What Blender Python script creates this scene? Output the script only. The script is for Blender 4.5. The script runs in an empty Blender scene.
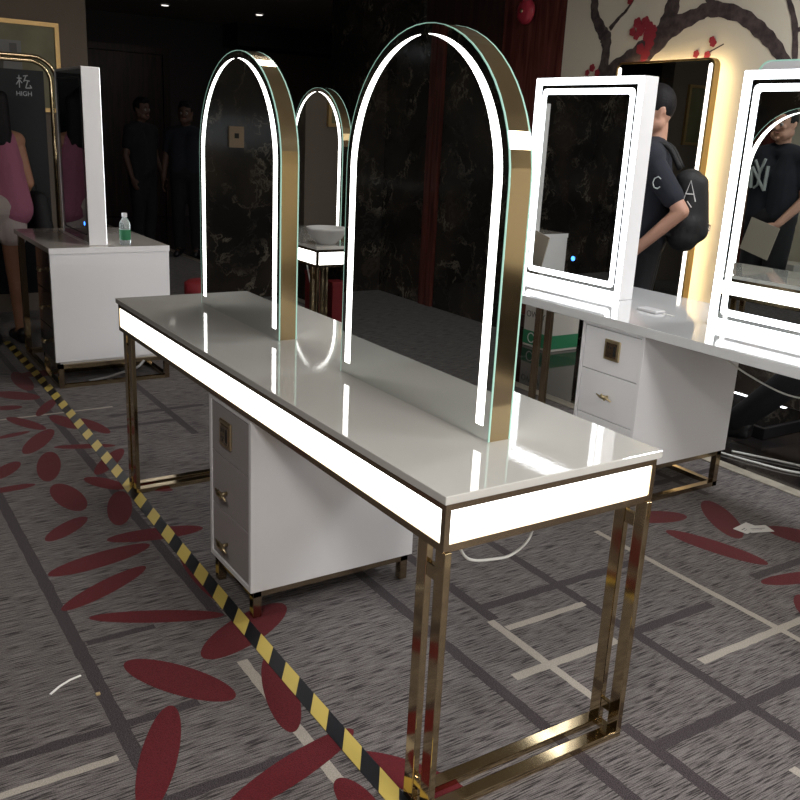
import bpy, bmesh, math, random
from mathutils import Vector, Matrix, Euler
random.seed(7)
PI = math.pi
C = bpy.context.scene.collection

# ------------------------------------------------------------------ materials
MATS = {}
def mat(name, col=(.5,.5,.5), rough=.5, metal=0., spec=.5, emit=None, es=0., coat=0., trans=0., ior=1.45, bump=None, sheen=0.):
    if name in MATS: return MATS[name]
    m = bpy.data.materials.new(name); m.use_nodes = True
    b = m.node_tree.nodes['Principled BSDF']
    b.inputs['Base Color'].default_value = (*col, 1)
    b.inputs['Roughness'].default_value = rough
    b.inputs['Metallic'].default_value = metal
    b.inputs['Specular IOR Level'].default_value = spec
    b.inputs['Coat Weight'].default_value = coat
    b.inputs['Coat Roughness'].default_value = .04
    b.inputs['Transmission Weight'].default_value = trans
    b.inputs['IOR'].default_value = ior
    b.inputs['Sheen Weight'].default_value = sheen
    if emit:
        b.inputs['Emission Color'].default_value = (*emit, 1)
        b.inputs['Emission Strength'].default_value = es
    if bump:
        nt = m.node_tree
        tc = nt.nodes.new('ShaderNodeNewGeometry'); n = nt.nodes.new('ShaderNodeTexNoise')
        n.inputs['Scale'].default_value = bump[0]; n.inputs['Detail'].default_value = 4
        nt.links.new(tc.outputs['Position'], n.inputs['Vector'])
        bp = nt.nodes.new('ShaderNodeBump'); bp.inputs['Strength'].default_value = bump[1]; bp.inputs['Distance'].default_value = .01
        nt.links.new(n.outputs['Fac'], bp.inputs['Height']); nt.links.new(bp.outputs['Normal'], b.inputs['Normal'])
    MATS[name] = m
    return m

def ramp_noise(m, c1, c2, scale=5., lo=.4, hi=.6, detail=6, vscale=(1,1,1), dist=0.):
    nt = m.node_tree; b = nt.nodes['Principled BSDF']
    g = nt.nodes.new('ShaderNodeNewGeometry'); mp = nt.nodes.new('ShaderNodeMapping')
    mp.inputs['Scale'].default_value = vscale
    n = nt.nodes.new('ShaderNodeTexNoise'); n.inputs['Scale'].default_value = scale; n.inputs['Detail'].default_value = detail
    n.inputs['Distortion'].default_value = dist
    r = nt.nodes.new('ShaderNodeValToRGB')
    r.color_ramp.elements[0].position = lo; r.color_ramp.elements[0].color = (*c1, 1)
    r.color_ramp.elements[1].position = hi; r.color_ramp.elements[1].color = (*c2, 1)
    nt.links.new(g.outputs['Position'], mp.inputs['Vector']); nt.links.new(mp.outputs['Vector'], n.inputs['Vector'])
    nt.links.new(n.outputs['Fac'], r.inputs['Fac']); nt.links.new(r.outputs['Color'], b.inputs['Base Color'])
    return r

GOLD = mat('polished_gold', (.55,.44,.27), .09, 1.)
GOLDD = mat('dark_gold', (.42,.33,.22), .14, 1.)
BRASS = mat('brass', (.60,.49,.30), .28, 1.)
WHITE = mat('white_lacquer', (.78,.78,.80), .28, 0., .5, coat=.2)
WHITE2 = mat('white_gloss_top', (.62,.63,.64), .07, 0., .6, coat=.5)
STONE = mat('pale_stone_top', (.56,.55,.52), .035, 0., .75, coat=.6, bump=(60,.01))
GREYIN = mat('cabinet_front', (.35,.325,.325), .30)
MIRROR = mat('mirror_silver', (.80,.83,.82), .0, 1.)
MIRRORD = mat('mirror_dark', (.30,.32,.32), .0, 1.)
MIRRORK = mat('mirror_dimmed', (.13,.14,.15), .0, 1.)  # plain mirror, colour darkened so its reflections stay dim
LED = mat('led_warm', (1,1,1), .5, emit=(1.,.985,.94), es=3.4)
LEDC = mat('led_cool', (1,1,1), .5, emit=(.93,.96,1.), es=3.2)
LEDW = mat('led_amber', (1,1,1), .5, emit=(1.,.93,.84), es=2.4)
HALO = mat('led_halo', (1,1,1), .5, emit=(1.,.76,.42), es=14.)
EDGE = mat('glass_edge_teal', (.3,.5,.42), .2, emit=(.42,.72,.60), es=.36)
BLUE = mat('blue_light', (.1,.3,1), .5, emit=(.05,.25,1.), es=3.)
BLACKM = mat('black_plastic', (.012,.012,.014), .35)
RUBBER = mat('rubber', (.03,.03,.03), .7)
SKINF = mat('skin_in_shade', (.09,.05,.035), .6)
CABLE = mat('white_cable', (.65,.65,.62), .4)
SKIN = mat('skin', (.40,.22,.155), .5, bump=(120,.05))
SKIND = mat('skin_tan', (.30,.15,.09), .5, bump=(120,.05))
HAIR = mat('black_hair', (.007,.006,.007), .6, spec=.2, bump=(160,.3))
NAVY = mat('black_cotton', (.012,.014,.022), .9, bump=(200,.2))
TROU = mat('black_trousers', (.008,.008,.011), .85, bump=(150,.2))
PINK = mat('pink_cotton', (.30,.10,.16), .85, bump=(40,.5))
SHORT = mat('pale_shorts', (.42,.36,.34), .85, bump=(60,.3))
CLOTHG = mat('grey_print', (.34,.38,.38), .8)
PACK = mat('black_nylon', (.005,.005,.006), .7, bump=(180,.3))
PAPER = mat('white_paper', (.60,.59,.57), .8)
CARD = mat('white_carton', (.42,.40,.36), .7)
GREEN = mat('green_print', (.02,.16,.07), .6)
DGREY = mat('grey_print_ink', (.08,.08,.08), .7)
REDPL = mat('red_fabric', (.17,.010,.014), .6)
REDBELL = mat('red_enamel', (.36,.03,.05), .35)
EYEW = mat('eye_white', (.30,.29,.28), .6, spec=.1)
LIP = mat('lip', (.33,.13,.11), .5)
GLASSB = mat('bottle_plastic', (.80,.88,.90), .08, trans=.75, ior=1.2)
PORC = mat('white_porcelain', (.45,.45,.44), .25)
TAPEM = None

# ------------------------------------------------------------------ mesh helpers
def bm_box(bm, x0, x1, y0, y1, z0, z1):
    v = [bm.verts.new((x, y, z)) for z in (z0, z1) for y in (y0, y1) for x in (x0, x1)]
    for f in ((0,2,3,1),(4,5,7,6),(0,1,5,4),(2,6,7,3),(0,4,6,2),(1,3,7,5)):
        bm.faces.new([v[i] for i in f])
def bm_prism(bm, pts, axis, a, b):
    """closed polygon pts (2-D) extruded along axis from a to b"""
    def P(p, t):
        if axis == 1: return (p[0], t, p[1])
        if axis == 0: return (t, p[0], p[1])
        return (p[0], p[1], t)
    A = [bm.verts.new(P(p, a)) for p in pts]; B = [bm.verts.new(P(p, b)) for p in pts]
    n = len(pts)
    bm.faces.new(A); bm.faces.new(B[::-1])
    for i in range(n): bm.faces.new((A[i], A[(i+1)%n], B[(i+1)%n], B[i]))
def bm_ring(bm, outer, inner, axis, a, b, closed=True):
    """strip between two polylines (same count), extruded along axis"""
    def P(p, t): return (p[0], t, p[1]) if axis == 1 else ((t, p[0], p[1]) if axis == 0 else (p[0], p[1], t))
    OA=[bm.verts.new(P(p,a)) for p in outer]; OB=[bm.verts.new(P(p,b)) for p in outer]
    IA=[bm.verts.new(P(p,a)) for p in inner]; IB=[bm.verts.new(P(p,b)) for p in inner]
    n=len(outer); rng = range(n) if closed else range(n-1)
    for i in rng:
        j=(i+1)%n
        bm.faces.new((OA[i],OA[j],IA[j],IA[i])); bm.faces.new((OB[i],IB[i],IB[j],OB[j]))
        bm.faces.new((OA[i],OB[i],OB[j],OA[j])); bm.faces.new((IA[i],IA[j],IB[j],IB[i]))
    if not closed:
        for i in (0,n-1): bm.faces.new((OA[i],IA[i],IB[i],OB[i]))
def bm_lathe(bm, prof, seg=32, cx=0, cy=0):
    rings=[]
    for r,z in prof:
        rings.append([bm.verts.new((cx+max(r,1e-4)*math.cos(2*PI*i/seg), cy+max(r,1e-4)*math.sin(2*PI*i/seg), z)) for i in range(seg)])
    for a,b in zip(rings, rings[1:]):
        for i in range(seg): bm.faces.new((a[i],a[(i+1)%seg],b[(i+1)%seg],b[i]))
    bm.faces.new(rings[0][::-1]); bm.faces.new(rings[-1])
def bm_tube(bm, pts, rad, seg=10):
    pts=[Vector(p) for p in pts]; n=len(pts)
    rs = rad if isinstance(rad,(list,tuple)) else [rad]*n
    rings=[]; up=None
    for i,p in enumerate(pts):
        t=(pts[min(i+1,n-1)]-pts[max(i-1,0)]).normalized()
        if up is None: up = Vector((0,0,1)) if abs(t.z)<.9 else Vector((1,0,0))
        s=t.cross(up).normalized(); u=s.cross(t).normalized(); up=u
        rings.append([bm.verts.new(p+s*math.cos(2*PI*k/seg)*rs[i]+u*math.sin(2*PI*k/seg)*rs[i]) for k in range(seg)])
    for a,b in zip(rings,rings[1:]):
        for k in range(seg): bm.faces.new((a[k],a[(k+1)%seg],b[(k+1)%seg],b[k]))
    bm.faces.new(rings[0][::-1]); bm.faces.new(rings[-1])
def spline(pts, n=8):
    P=[Vector(p) for p in pts]; P=[P[0]*2-P[1]]+P+[P[-1]*2-P[-2]]; out=[]
    for i in range(1,len(P)-2):
        for k in range(n):
            t=k/n; a,b,c,d=P[i-1:i+3]
            out.append(.5*((2*b)+(c-a)*t+(2*a-5*b+4*c-d)*t*t+(3*b-a-3*c+d)*t**3))
    out.append(P[-2]); return out
def bm_sphere(bm, c, r, sx=1, sy=1, sz=1, u=16, v=10):
    bmesh.ops.create_uvsphere(bm, u_segments=u, v_segments=v, radius=r,
        matrix=Matrix.Translation(c) @ Matrix.Diagonal((sx,sy,sz,1)))
def obj(name, bm, m, parent=None, bevel=0., smooth=False, seg=2, loc=None):
    bmesh.ops.recalc_face_normals(bm, faces=bm.faces)
    me = bpy.data.meshes.new(name); bm.to_mesh(me); bm.free()
    o = bpy.data.objects.new(name, me); C.objects.link(o)
    if m: me.materials.append(m)
    if smooth:
        for p in me.polygons: p.use_smooth = True
    if bevel:
        b = o.modifiers.new('bevel','BEVEL'); b.width = bevel; b.segments = seg; b.limit_method='ANGLE'; b.angle_limit = .6
        b.harden_normals = False
    if parent is not None: o.parent = parent
    if loc: o.location = loc
    return o
def B(name, boxes, m, parent=None, bevel=0., **k):
    bm = bmesh.new()
    for b in boxes: bm_box(bm, *b)
    return obj(name, bm, m, parent, bevel, **k)
def thing(name, label, cat, loc=(0,0,0), rz=0, group=None):
    o = bpy.data.objects.new(name, None); C.objects.link(o)
    o.location = loc; o.rotation_euler = (0,0,rz); o.empty_display_size = .05
    return tag(o, label, cat, group)
def tag(o, label, cat, group=None):
    o['label'] = label; o['category'] = cat
    if group: o['group'] = group
    return o
def struct(o): o['kind'] = 'structure'; return o
def copy_tree(o, parent=None):
    c = o.copy(); C.objects.link(c)
    if parent is not None: c.parent = parent
    for ch in list(o.children): copy_tree(ch, c)
    return c
def rrect(x0, x1, z0, z1, r, n=6):
    pts=[]
    for cx,cz,a0 in ((x1-r,z1-r,0),(x0+r,z1-r,PI/2),(x0+r,z0+r,PI),(x1-r,z0+r,1.5*PI)):
        for i in range(n+1):
            a=a0+PI/2*i/n; pts.append((cx+r*math.cos(a), cz+r*math.sin(a)))
    return pts
CAMF=897.32094
CAMR=(2.55316,-0.2893,0.05006)
CAMP=(1.30405,-0.99019,1.46051)
PETALS = [(-3.976, -0.062, 0.215, 0.049, 3.13), (-3.692, -0.141, 0.135, 0.065, -2.44), (-3.487, -0.228, 0.071, 0.04, -1.79), (-3.419, -0.051, 0.153, 0.032, 2.66), (-3.191, -0.197, 0.147, 0.041, -2.72), (-3.038, -0.286, 0.084, 0.024, 1.85), (-2.902, -0.198, 0.176, 0.049, 2.63), (-3.138, -0.023, 0.136, 0.047, -2.9), (-3.02, 0.085, 0.148, 0.038, -2.91), (-2.741, -0.029, 0.136, 0.031, -1.92), (-2.505, 0.018, 0.166, 0.04, 2.55), (-2.557, -0.229, 0.184, 0.049, 2.91), (-2.578, -0.4, 0.111, 0.042, 2.52), (-2.364, -0.42, 0.097, 0.03, 1.62), (-2.259, -0.071, 0.111, 0.044, -2.62), (-2.107, 0.103, 0.065, 0.026, -2.3), (-2.178, -0.238, 0.158, 0.056, -3.08), (-1.986, -0.089, 0.169, 0.047, 2.85), (-1.882, -0.314, 0.115, 0.042, 2.3), (-1.693, -0.042, 0.173, 0.052, -1.73), (-1.581, -0.272, 0.186, 0.054, 1.78), (-1.378, -0.312, 0.178, 0.042, 2.07), (-1.125, -0.226, 0.202, 0.037, -2.02), (-0.777, -0.282, 0.181, 0.06, -2.56), (-0.502, -0.428, 0.196, 0.045, 2.67), (-0.927, -0.019, 0.187, 0.069, 2.06), (-0.599, -0.061, 0.182, 0.045, 2.86), (-0.302, -0.173, 0.208, 0.044, 1.86), (-0.124, -0.092, 0.097, 0.039, -3.12), (-0.148, 0.056, 0.156, 0.05, -2.59), (-1.309, -0.017, 0.197, 0.031, 3.12), (-0.938, 1.79, 0.141, 0.059, -1.95), (-0.797, 2.033, 0.19, 0.061, 2.56), (-0.631, 1.784, 0.2, 0.055, -2.86), (-0.534, 2.178, 0.128, 0.069, -2.72), (-0.317, 1.846, 0.162, 0.039, -1.82), (-0.165, 1.673, 0.098, 0.04, 2.41), (-4.103, 0.063, 0.111, 0.068, -1.59)]
BRANCHES = [[(-3.689, 2.462, 0.07), (-3.681, 2.41, 0.07), (-3.666, 2.312, 0.07), (-3.581, 2.203, 0.087), (-3.535, 2.149, 0.104), (-3.521, 2.064, 0.069), (-3.533, 1.894, 0.105)], [(-3.507, 2.211, 0.034), (-3.425, 2.282, 0.021), (-3.375, 2.316, 0.019), (-3.3, 2.403, 0.012)], [(-3.551, 1.881, 0.123), (-3.356, 1.968, 0.136), (-3.187, 2.038, 0.166), (-2.974, 2.179, 0.128), (-2.786, 2.243, 0.086), (-2.662, 2.274, 0.092), (-2.451, 2.225, 0.082), (-2.296, 2.133, 0.087), (-2.178, 2.04, 0.079), (-2.064, 1.918, 0.064)], [(-2.962, 2.397, 0.103), (-2.971, 2.351, 0.103), (-2.998, 2.223, 0.128), (-3.084, 2.089, 0.131)], [(-2.71, 2.374, 0.054), (-2.687, 2.327, 0.053), (-2.646, 2.267, 0.061)], [(-2.155, 2.324, 0.028), (-2.134, 2.281, 0.028), (-2.07, 2.146, 0.035), (-2.028, 1.928, 0.035)], [(-2.064, 2.114, 0.025), (-1.964, 2.139, 0.021)], [(-2.661, 2.017, 0.008), (-2.537, 2.068, 0.005)]]
FLOWERS = [(-3.255, 2.233, 0.037), (-3.185, 2.235, 0.037), (-3.221, 2.188, 0.041), (-3.144, 2.196, 0.041), (-3.29, 2.18, 0.029), (-3.25, 2.153, 0.029), (-3.153, 2.147, 0.041), (-3.119, 2.145, 0.041), (-3.108, 2.181, 0.033), (-3.128, 2.097, 0.041), (-3.201, 2.069, 0.037), (-3.152, 2.036, 0.041), (-3.165, 2.006, 0.025), (-2.731, 2.019, 0.025), (-2.645, 2.01, 0.025), (-2.612, 2.078, 0.026), (-2.623, 2.095, 0.023), (-3.632, 1.963, 0.028), (-3.677, 1.931, 0.023), (-3.578, 1.928, 0.026), (-3.34, 2.375, 0.025)]
R1Z=1.5; R2Z=1.7
GMX,GMY,GMR=-2.47,3.66,-4.
DFY=.50
TAPESL=1.5; TAPEP=.170; TAPEPH=.1
def TAPEY(x): return .012*math.sin(x*1.3)+.009-.010*(x+2)
LP=(150,50,60,16,48,8)

# ------------------------------------------------------------------ camera
cam = bpy.data.cameras.new('camera'); co = bpy.data.objects.new('camera', cam); C.objects.link(co)
yaw, pit, rol = CAMR
fw = Vector((math.cos(pit)*math.cos(yaw), math.cos(pit)*math.sin(yaw), math.sin(pit)))
rt = Vector((math.sin(yaw), -math.cos(yaw), 0)); up = rt.cross(fw)
r2 = rt*math.cos(rol)+up*math.sin(rol); u2 = -rt*math.sin(rol)+up*math.cos(rol)
M = Matrix((r2, u2, -fw)).transposed().to_4x4(); M.translation = Vector(CAMP)
co.matrix_world = M
cam.sensor_width = 36; cam.lens = CAMF/800*36; cam.clip_start = .05; cam.clip_end = 100
bpy.context.scene.camera = co

# ------------------------------------------------------------------ carpet
def nodes(m): return m.node_tree.nodes, m.node_tree.links
def carpet_mat(name, c_lo, c_hi, streak=False):
    m = mat(name, c_hi, .95, spec=.1, sheen=.1)
    N, L = nodes(m); bs = N['Principled BSDF']
    geo = N.new('ShaderNodeNewGeometry')
    n2=N.new('ShaderNodeTexNoise'); n2.inputs['Scale'].default_value=330; n2.inputs['Detail'].default_value=2
    L.new(geo.outputs['Position'], n2.inputs['Vector'])
    r=N.new('ShaderNodeValToRGB'); r.color_ramp.elements[0].position=.35; r.color_ramp.elements[0].color=(*c_lo,1)
    r.color_ramp.elements[1].position=.65; r.color_ramp.elements[1].color=(*c_hi,1); L.new(n2.outputs['Fac'], r.inputs['Fac'])
    c=r.outputs['Color']
    if streak:
        # woven streaks running across the room (along y)
        mp=N.new('ShaderNodeMapping'); mp.inputs['Scale'].default_value=(270,12,1); L.new(geo.outputs['Position'], mp.inputs['Vector'])
        n1=N.new('ShaderNodeTexNoise'); n1.inputs['Scale'].default_value=1; n1.inputs['Detail'].default_value=4; n1.inputs['Roughness'].default_value=.6
        L.new(mp.outputs[0], n1.inputs['Vector'])
        r1=N.new('ShaderNodeValToRGB'); e=r1.color_ramp.elements
        e[0].position=.40; e[0].color=(.030,.024,.026,1); e[1].position=.58; e[1].color=(.205,.186,.182,1)
        x=e.new(.47); x.color=(.128,.113,.111,1)
        L.new(n1.outputs['Fac'], r1.inputs['Fac'])
        mx=N.new('ShaderNodeMix'); mx.data_type='RGBA'; mx.blend_type='MULTIPLY'; mx.inputs[0].default_value=1
        L.new(r1.outputs['Color'],mx.inputs[6]); L.new(c,mx.inputs[7]); c=mx.outputs[2]
    L.new(c, bs.inputs['Base Color'])
    bp=N.new('ShaderNodeBump'); bp.inputs['Strength'].default_value=.35; bp.inputs['Distance'].default_value=.004
    L.new(n2.outputs['Fac'], bp.inputs['Height']); L.new(bp.outputs['Normal'], bs.inputs['Normal'])
    return m
def carpet_floor():
    def hx(x0,x1,y,w=.019): return (x0,x1,y-w,y+w)
    def vy(x,y0,y1,w=.019): return (x-w,x+w,y0,y1)
    DARK=[hx(-6.5,-.3,-.475),hx(-6.,-1.03,-.06),hx(-6.5,-2.7,.49),hx(-1.6,.35,.468),hx(-1.6,-.613,.69),hx(-.03,.7,.655),
          hx(-2.4,.7,1.028),vy(-.69,.69,1.40),vy(-.345,1.03,1.4),vy(.075,.66,1.3),vy(-.657,-.78,-.27,.016),vy(-.345,-.46,-.13,.016),
          vy(-1.075,-.45,-.25,.013),vy(-2.95,.05,.49),vy(-3.14,.2,.7),hx(-1.3,.4,-.93),hx(-3.4,-1.,2.2),vy(-1.2,2.0,2.5),vy(-.4,1.7,2.2),hx(.9,3.5,.468),hx(.3,3.5,1.5),vy(1.6,-1,1.5)]
    CREAM=[vy(-.542,-.85,-.515,.011),hx(-.78,-.18,-.096,.016),hx(-.613,-.14,.672,.014),vy(-.552,.69,1.02,.013),vy(-.337,.54,.95,.016),
           hx(-.95,.4,1.467,.013),vy(-.13,1.085,1.60,.015),vy(-3.295,-.35,.256,.010),hx(.3,1.6,.9,.014),vy(1.0,.3,1.2,.014)]
    o=B('floor', [(-14,5.5,-3.5,2.55,-.1,0)], carpet_mat('carpet_grey',(.6,.6,.6),(1.,1.,1.),True)); struct(o)
    for m in (carpet_mat('carpet_dark',(.018,.013,.016),(.078,.064,.068)),carpet_mat('carpet_cream',(.27,.245,.21),(.39,.355,.31)),carpet_mat('carpet_red',(.070,.007,.010),(.120,.011,.016))): o.data.materials.append(m)
    bm=bmesh.new(); bm.from_mesh(o.data)
    rnd=random.Random(3)
    def poly(pts,z,mi):
        f=bm.faces.new([bm.verts.new((x,y,z)) for x,y in pts]); f.material_index=mi
        f.normal_update()
        if f.normal.z<0: f.normal_flip()
    def rect(r,z,mi):
        x0,x1,y0,y1=r; n=int(max(x1-x0,y1-y0)/.03)+2; pts=[]
        j=lambda:rnd.uniform(-.0018,.0018)
        if x1-x0>y1-y0: pts=[(x0+(x1-x0)*i/n,y0+j()) for i in range(n+1)]+[(x1-(x1-x0)*i/n,y1+j()) for i in range(n+1)]
        else: pts=[(x0+j(),y0+(y1-y0)*i/n) for i in range(n+1)]+[(x1+j(),y1-(y1-y0)*i/n) for i in range(n+1)]
        poly(pts,z,mi)
    for i,r in enumerate(DARK): rect(r,.0002+i*.000005,1)
    for i,r in enumerate(CREAM): rect(r,.0004+i*.000005,2)
    for i,(cx,cy,a,b,th) in enumerate(PETALS+[(.9,-.5,.2,.05,.6),(1.2,.3,.17,.06,2.1),(-.3,-1.2,.2,.05,1.2),(.5,2.0,.2,.06,.3),(-1.5,-1.0,.19,.05,.2),(-2.3,-.9,.18,.06,1.1),(-3.2,-.7,.2,.05,2.4),(-4.2,-.5,.18,.06,.4)]):
        poly([(cx+a*math.cos(t)*math.cos(th)-b*math.sin(t)*math.sin(th),cy+a*math.cos(t)*math.sin(th)+b*math.sin(t)*math.cos(th)) for t in [2*PI*k/64 for k in range(64)]],.0006+i*.000005,3)
    bm.to_mesh(o.data); bm.free()
def marble(name, base=(.018,.016,.015), vein=(.21,.18,.14), rough=.08, scale=1.6):
    m = mat(name, base, rough, spec=.5)
    N,L = nodes(m); bs=N['Principled BSDF']; g=N.new('ShaderNodeNewGeometry')
    d=N.new('ShaderNodeTexNoise'); d.inputs['Scale'].default_value=2.2; d.inputs['Detail'].default_value=6; L.new(g.outputs['Position'],d.inputs['Vector'])
    a=N.new('ShaderNodeVectorMath'); a.operation='MULTIPLY_ADD'; a.inputs[1].default_value=(.9,.9,1.3); L.new(d.outputs['Color'],a.inputs[0]); L.new(g.outputs['Position'],a.inputs[2])
    n=N.new('ShaderNodeTexNoise'); n.inputs['Scale'].default_value=scale; n.inputs['Detail'].default_value=9; n.inputs['Roughness'].default_value=.62; L.new(a.outputs[0],n.inputs['Vector'])
    s=N.new('ShaderNodeMath'); s.operation='SUBTRACT'; s.inputs[1].default_value=.5; L.new(n.outputs['Fac'],s.inputs[0])
    ab=N.new('ShaderNodeMath'); ab.operation='ABSOLUTE'; L.new(s.outputs[0],ab.inputs[0])
    r=N.new('ShaderNodeValToRGB'); e=r.color_ramp.elements
    e[0].position=0; e[0].color=(*vein,1); e[1].position=.018; e[1].color=(*base,1)
    L.new(ab.outputs[0],r.inputs['Fac'])
    n3=N.new('ShaderNodeTexNoise'); n3.inputs['Scale'].default_value=3.; n3.inputs['Detail'].default_value=5; L.new(g.outputs['Position'],n3.inputs['Vector'])
    r3=N.new('ShaderNodeValToRGB'); r3.color_ramp.elements[0].position=.48; r3.color_ramp.elements[0].color=(.12,.12,.12,1); r3.color_ramp.elements[1].position=.66; r3.color_ramp.elements[1].color=(1,1,1,1)
    L.new(n3.outputs['Fac'],r3.inputs['Fac'])
    mx=N.new('ShaderNodeMix'); mx.data_type='RGBA'; mx.inputs[6].default_value=(*base,1)
    L.new(r3.outputs['Color'],mx.inputs[0]); L.new(r.outputs['Color'],mx.inputs[7])
    r4=N.new('ShaderNodeValToRGB'); r4.color_ramp.elements[0].position=.4; r4.color_ramp.elements[0].color=(0,0,0,1); r4.color_ramp.elements[1].position=.8; r4.color_ramp.elements[1].color=(.035,.025,.018,1)
    L.new(d.outputs['Fac'],r4.inputs['Fac'])
    ad=N.new('ShaderNodeMix'); ad.data_type='RGBA'; ad.blend_type='ADD'; ad.inputs[0].default_value=1; L.new(mx.outputs[2],ad.inputs[6]); L.new(r4.outputs['Color'],ad.inputs[7])
    L.new(ad.outputs[2],bs.inputs['Base Color'])
    return m
MARBLE = marble('black_marble')
MARBLEF = marble('black_marble_floor', (.006,.006,.007), (.10,.09,.08), .05, 1.2)
WOOD = mat('dark_red_wood', (.08,.02,.015), .22, coat=.2)
ramp_noise(WOOD, (.060,.018,.015), (.15,.045,.035), 3., .35, .7, 8, (7,7,.6), .6)
WOODD = mat('very_dark_wood', (.02,.012,.01), .3)
ramp_noise(WOODD, (.020,.010,.010), (.050,.025,.022), 3., .35, .7, 8, (6,6,.5), .5)
BROWNW = mat('brown_wallpaper', (.15,.12,.095), .8, bump=(90,.2))
BEIGE = mat('beige_wallpaper', (.66,.58,.42), .7)
MURALW = mat('cream_wallpaper', (.58,.53,.43), .8, bump=(140,.1))
DARKW = mat('dark_wall', (.05,.042,.042), .6)
CEIL = mat('plaster_ceiling', (.34,.31,.27), .7)
SILL = mat('beige_stone', (.32,.29,.24), .3)
ramp_noise(SILL, (.26,.235,.19), (.38,.35,.29), 14)

# floor
carpet_floor()
struct(B('floor', [(-14,5.5,2.62,9,-.1,.001)], MARBLEF))
struct(B('trim_1', [(-14,5.5,2.55,2.62,-.1,.004)], SILL))
struct(B('ceiling', [(-14,5.5,-3.5,9,2.95,3.05)], CEIL))
WY = 3.80
# wall with the plum mural, wood and marble cladding
struct(B('wall_back', [(-3.957,5.5,WY,WY+.15,.0,2.95)], MURALW))
struct(B('wall_back_wood', [(-4.67,-3.957,WY,WY+.15,.0,2.95)], WOOD))
struct(B('wall_back_panel', [(-5.757,-4.67,WY,WY+.15,.0,2.95)], WOODD))
struct(B('wall_back_marble', [(-7.43,-5.757,WY-.03,WY+.15,.0,2.95)], MARBLE))
struct(B('wall_passage', [(-7.43,-7.28,WY+.15,9,0,2.95)], BROWNW))
struct(B('baseboard_back', [(-5.757,-3.957,WY-.015,WY,.001,.10)], WOODD))
struct(B('trim_4', [(-3.957,5.3,WY-.02,WY,.001,.45)], MARBLE))
# left wall carrying the picture, and the marble-clad return
struct(B('wall_left', [(-6.2,-6.0,-1.1,.922,0,2.95)], BROWNW))
struct(B('wall_left_marble', [(-6.2,-5.98,-3.5,-1.1,0,2.95)], MARBLE))
struct(B('wall_front', [(-5.98,-5.30,-3.15,-3.0,0,2.95),(-5.08,5.5,-3.15,-3.0,0,2.95)], MARBLE))
struct(B('trim_2', [(-5.28,-5.20,-3.15,-2.98,0,2.95),(-5.18,-5.10,-3.15,-2.98,0,2.95)], WOOD))
struct(B('wall_right', [(5.3,5.5,-3.0,WY,0,2.95)], BEIGE))
# distant hallway
struct(B('wall_far', [(-13.2,-13,-1.,9,0,2.95)], DARKW))
struct(B('wall_hallway', [(-13,-6.2,-.9,-.8,0,2.95)], DARKW))
struct(B('wall_end', [(-13,-7.43,8.85,9,0,2.95)], DARKW))
d = B('door_1', [(-12.99,-12.93,1.9,3.85,.0,2.42)], WOODD, bevel=.01); struct(d)
B('door_frame', [(-12.99,-12.90,1.8,1.9,0,2.52),(-12.99,-12.90,3.85,3.95,0,2.52),(-12.99,-12.90,1.9,3.85,2.42,2.52)], WOODD, d)
B('door_handle', [(-12.93,-12.89,2.62,2.66,1.0,1.45)], BRASS, d)
struct(B('trim_3', [(-12.99,-12.4,4.85,8.85,2.62,2.95)], DARKW))
BRSCR = mat('brown_screen', (.10,.075,.062), .6)
t = thing('wall_panel', 'tall brown partition panel with dark characters at the far end of the hallway', 'partition', (-12.95,5.9,0))
B('panel', [(0,.08,-.95,1.45,.02,2.60)], BRSCR, t)
bm=bmesh.new()
for (a,b,c,dd) in ((-1.02+.2,-.78+.2,2.40,2.44),(-.72,-.69,2.20,2.50),(-.68,-.60,2.15,2.19),(-.45,-.42,2.2,2.4),(-.36,-.33,2.2,2.4),(-.28,-.25,2.12,2.42)):
    bm_box(bm,.08,.09,a,b,c,dd)
obj('lettering', bm, BLACKM, t)
# window behind the camera that lights the right-hand side
w = struct(B('window_1', [(5.27,5.29,-.9,2.2,1.0,1.62)], mat('daylight_pane',(1,1,1),.4,emit=(.90,.94,1.),es=5.)))
B('window_frame', [(5.25,5.30,-.96,-.9,.94,1.68),(5.25,5.30,2.2,2.26,.94,1.68),(5.25,5.30,-.9,2.2,.94,1.0),(5.25,5.30,-.9,2.2,1.62,1.68),(5.25,5.30,.62,.66,1.0,1.62)], WOODD, w)

def ceil_light(x, y, size, power, col=(1,.97,.93), label=''):
    t = thing('ceiling_light', label, 'ceiling light', (x,y,2.95), 0, 'ceiling lights')
    bm=bmesh.new(); bm_ring(bm, rrect(-size/2-.03,size/2+.03,-size/2-.03,size/2+.03,.02), rrect(-size/2,size/2,-size/2,size/2,.02), 2, -.02, 0)
    obj('frame', bm, WHITE, t)
    ld=bpy.data.lights.new('lamp','AREA'); ld.size=size; ld.energy=power; ld.color=col; ld.shape='SQUARE'
    lo=bpy.data.objects.new('lamp',ld); C.objects.link(lo); lo.parent=t; lo.location=(0,0,-.012)
    return t
def downlight(x,y,label):
    t=thing('downlight',label,'ceiling light',(x,y,2.95),0,'hallway downlights')
    bm=bmesh.new(); bm_lathe(bm,[(.07,-.02),(.07,0)],20); obj('housing',bm,WHITE,t)
    bm=bmesh.new(); bm_lathe(bm,[(.045,-.024),(.045,-.018)],20); obj('lamp_lens',bm,mat('downlight_glow',(1,1,1),.5,emit=(1,.93,.85),es=1.6),t)
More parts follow.
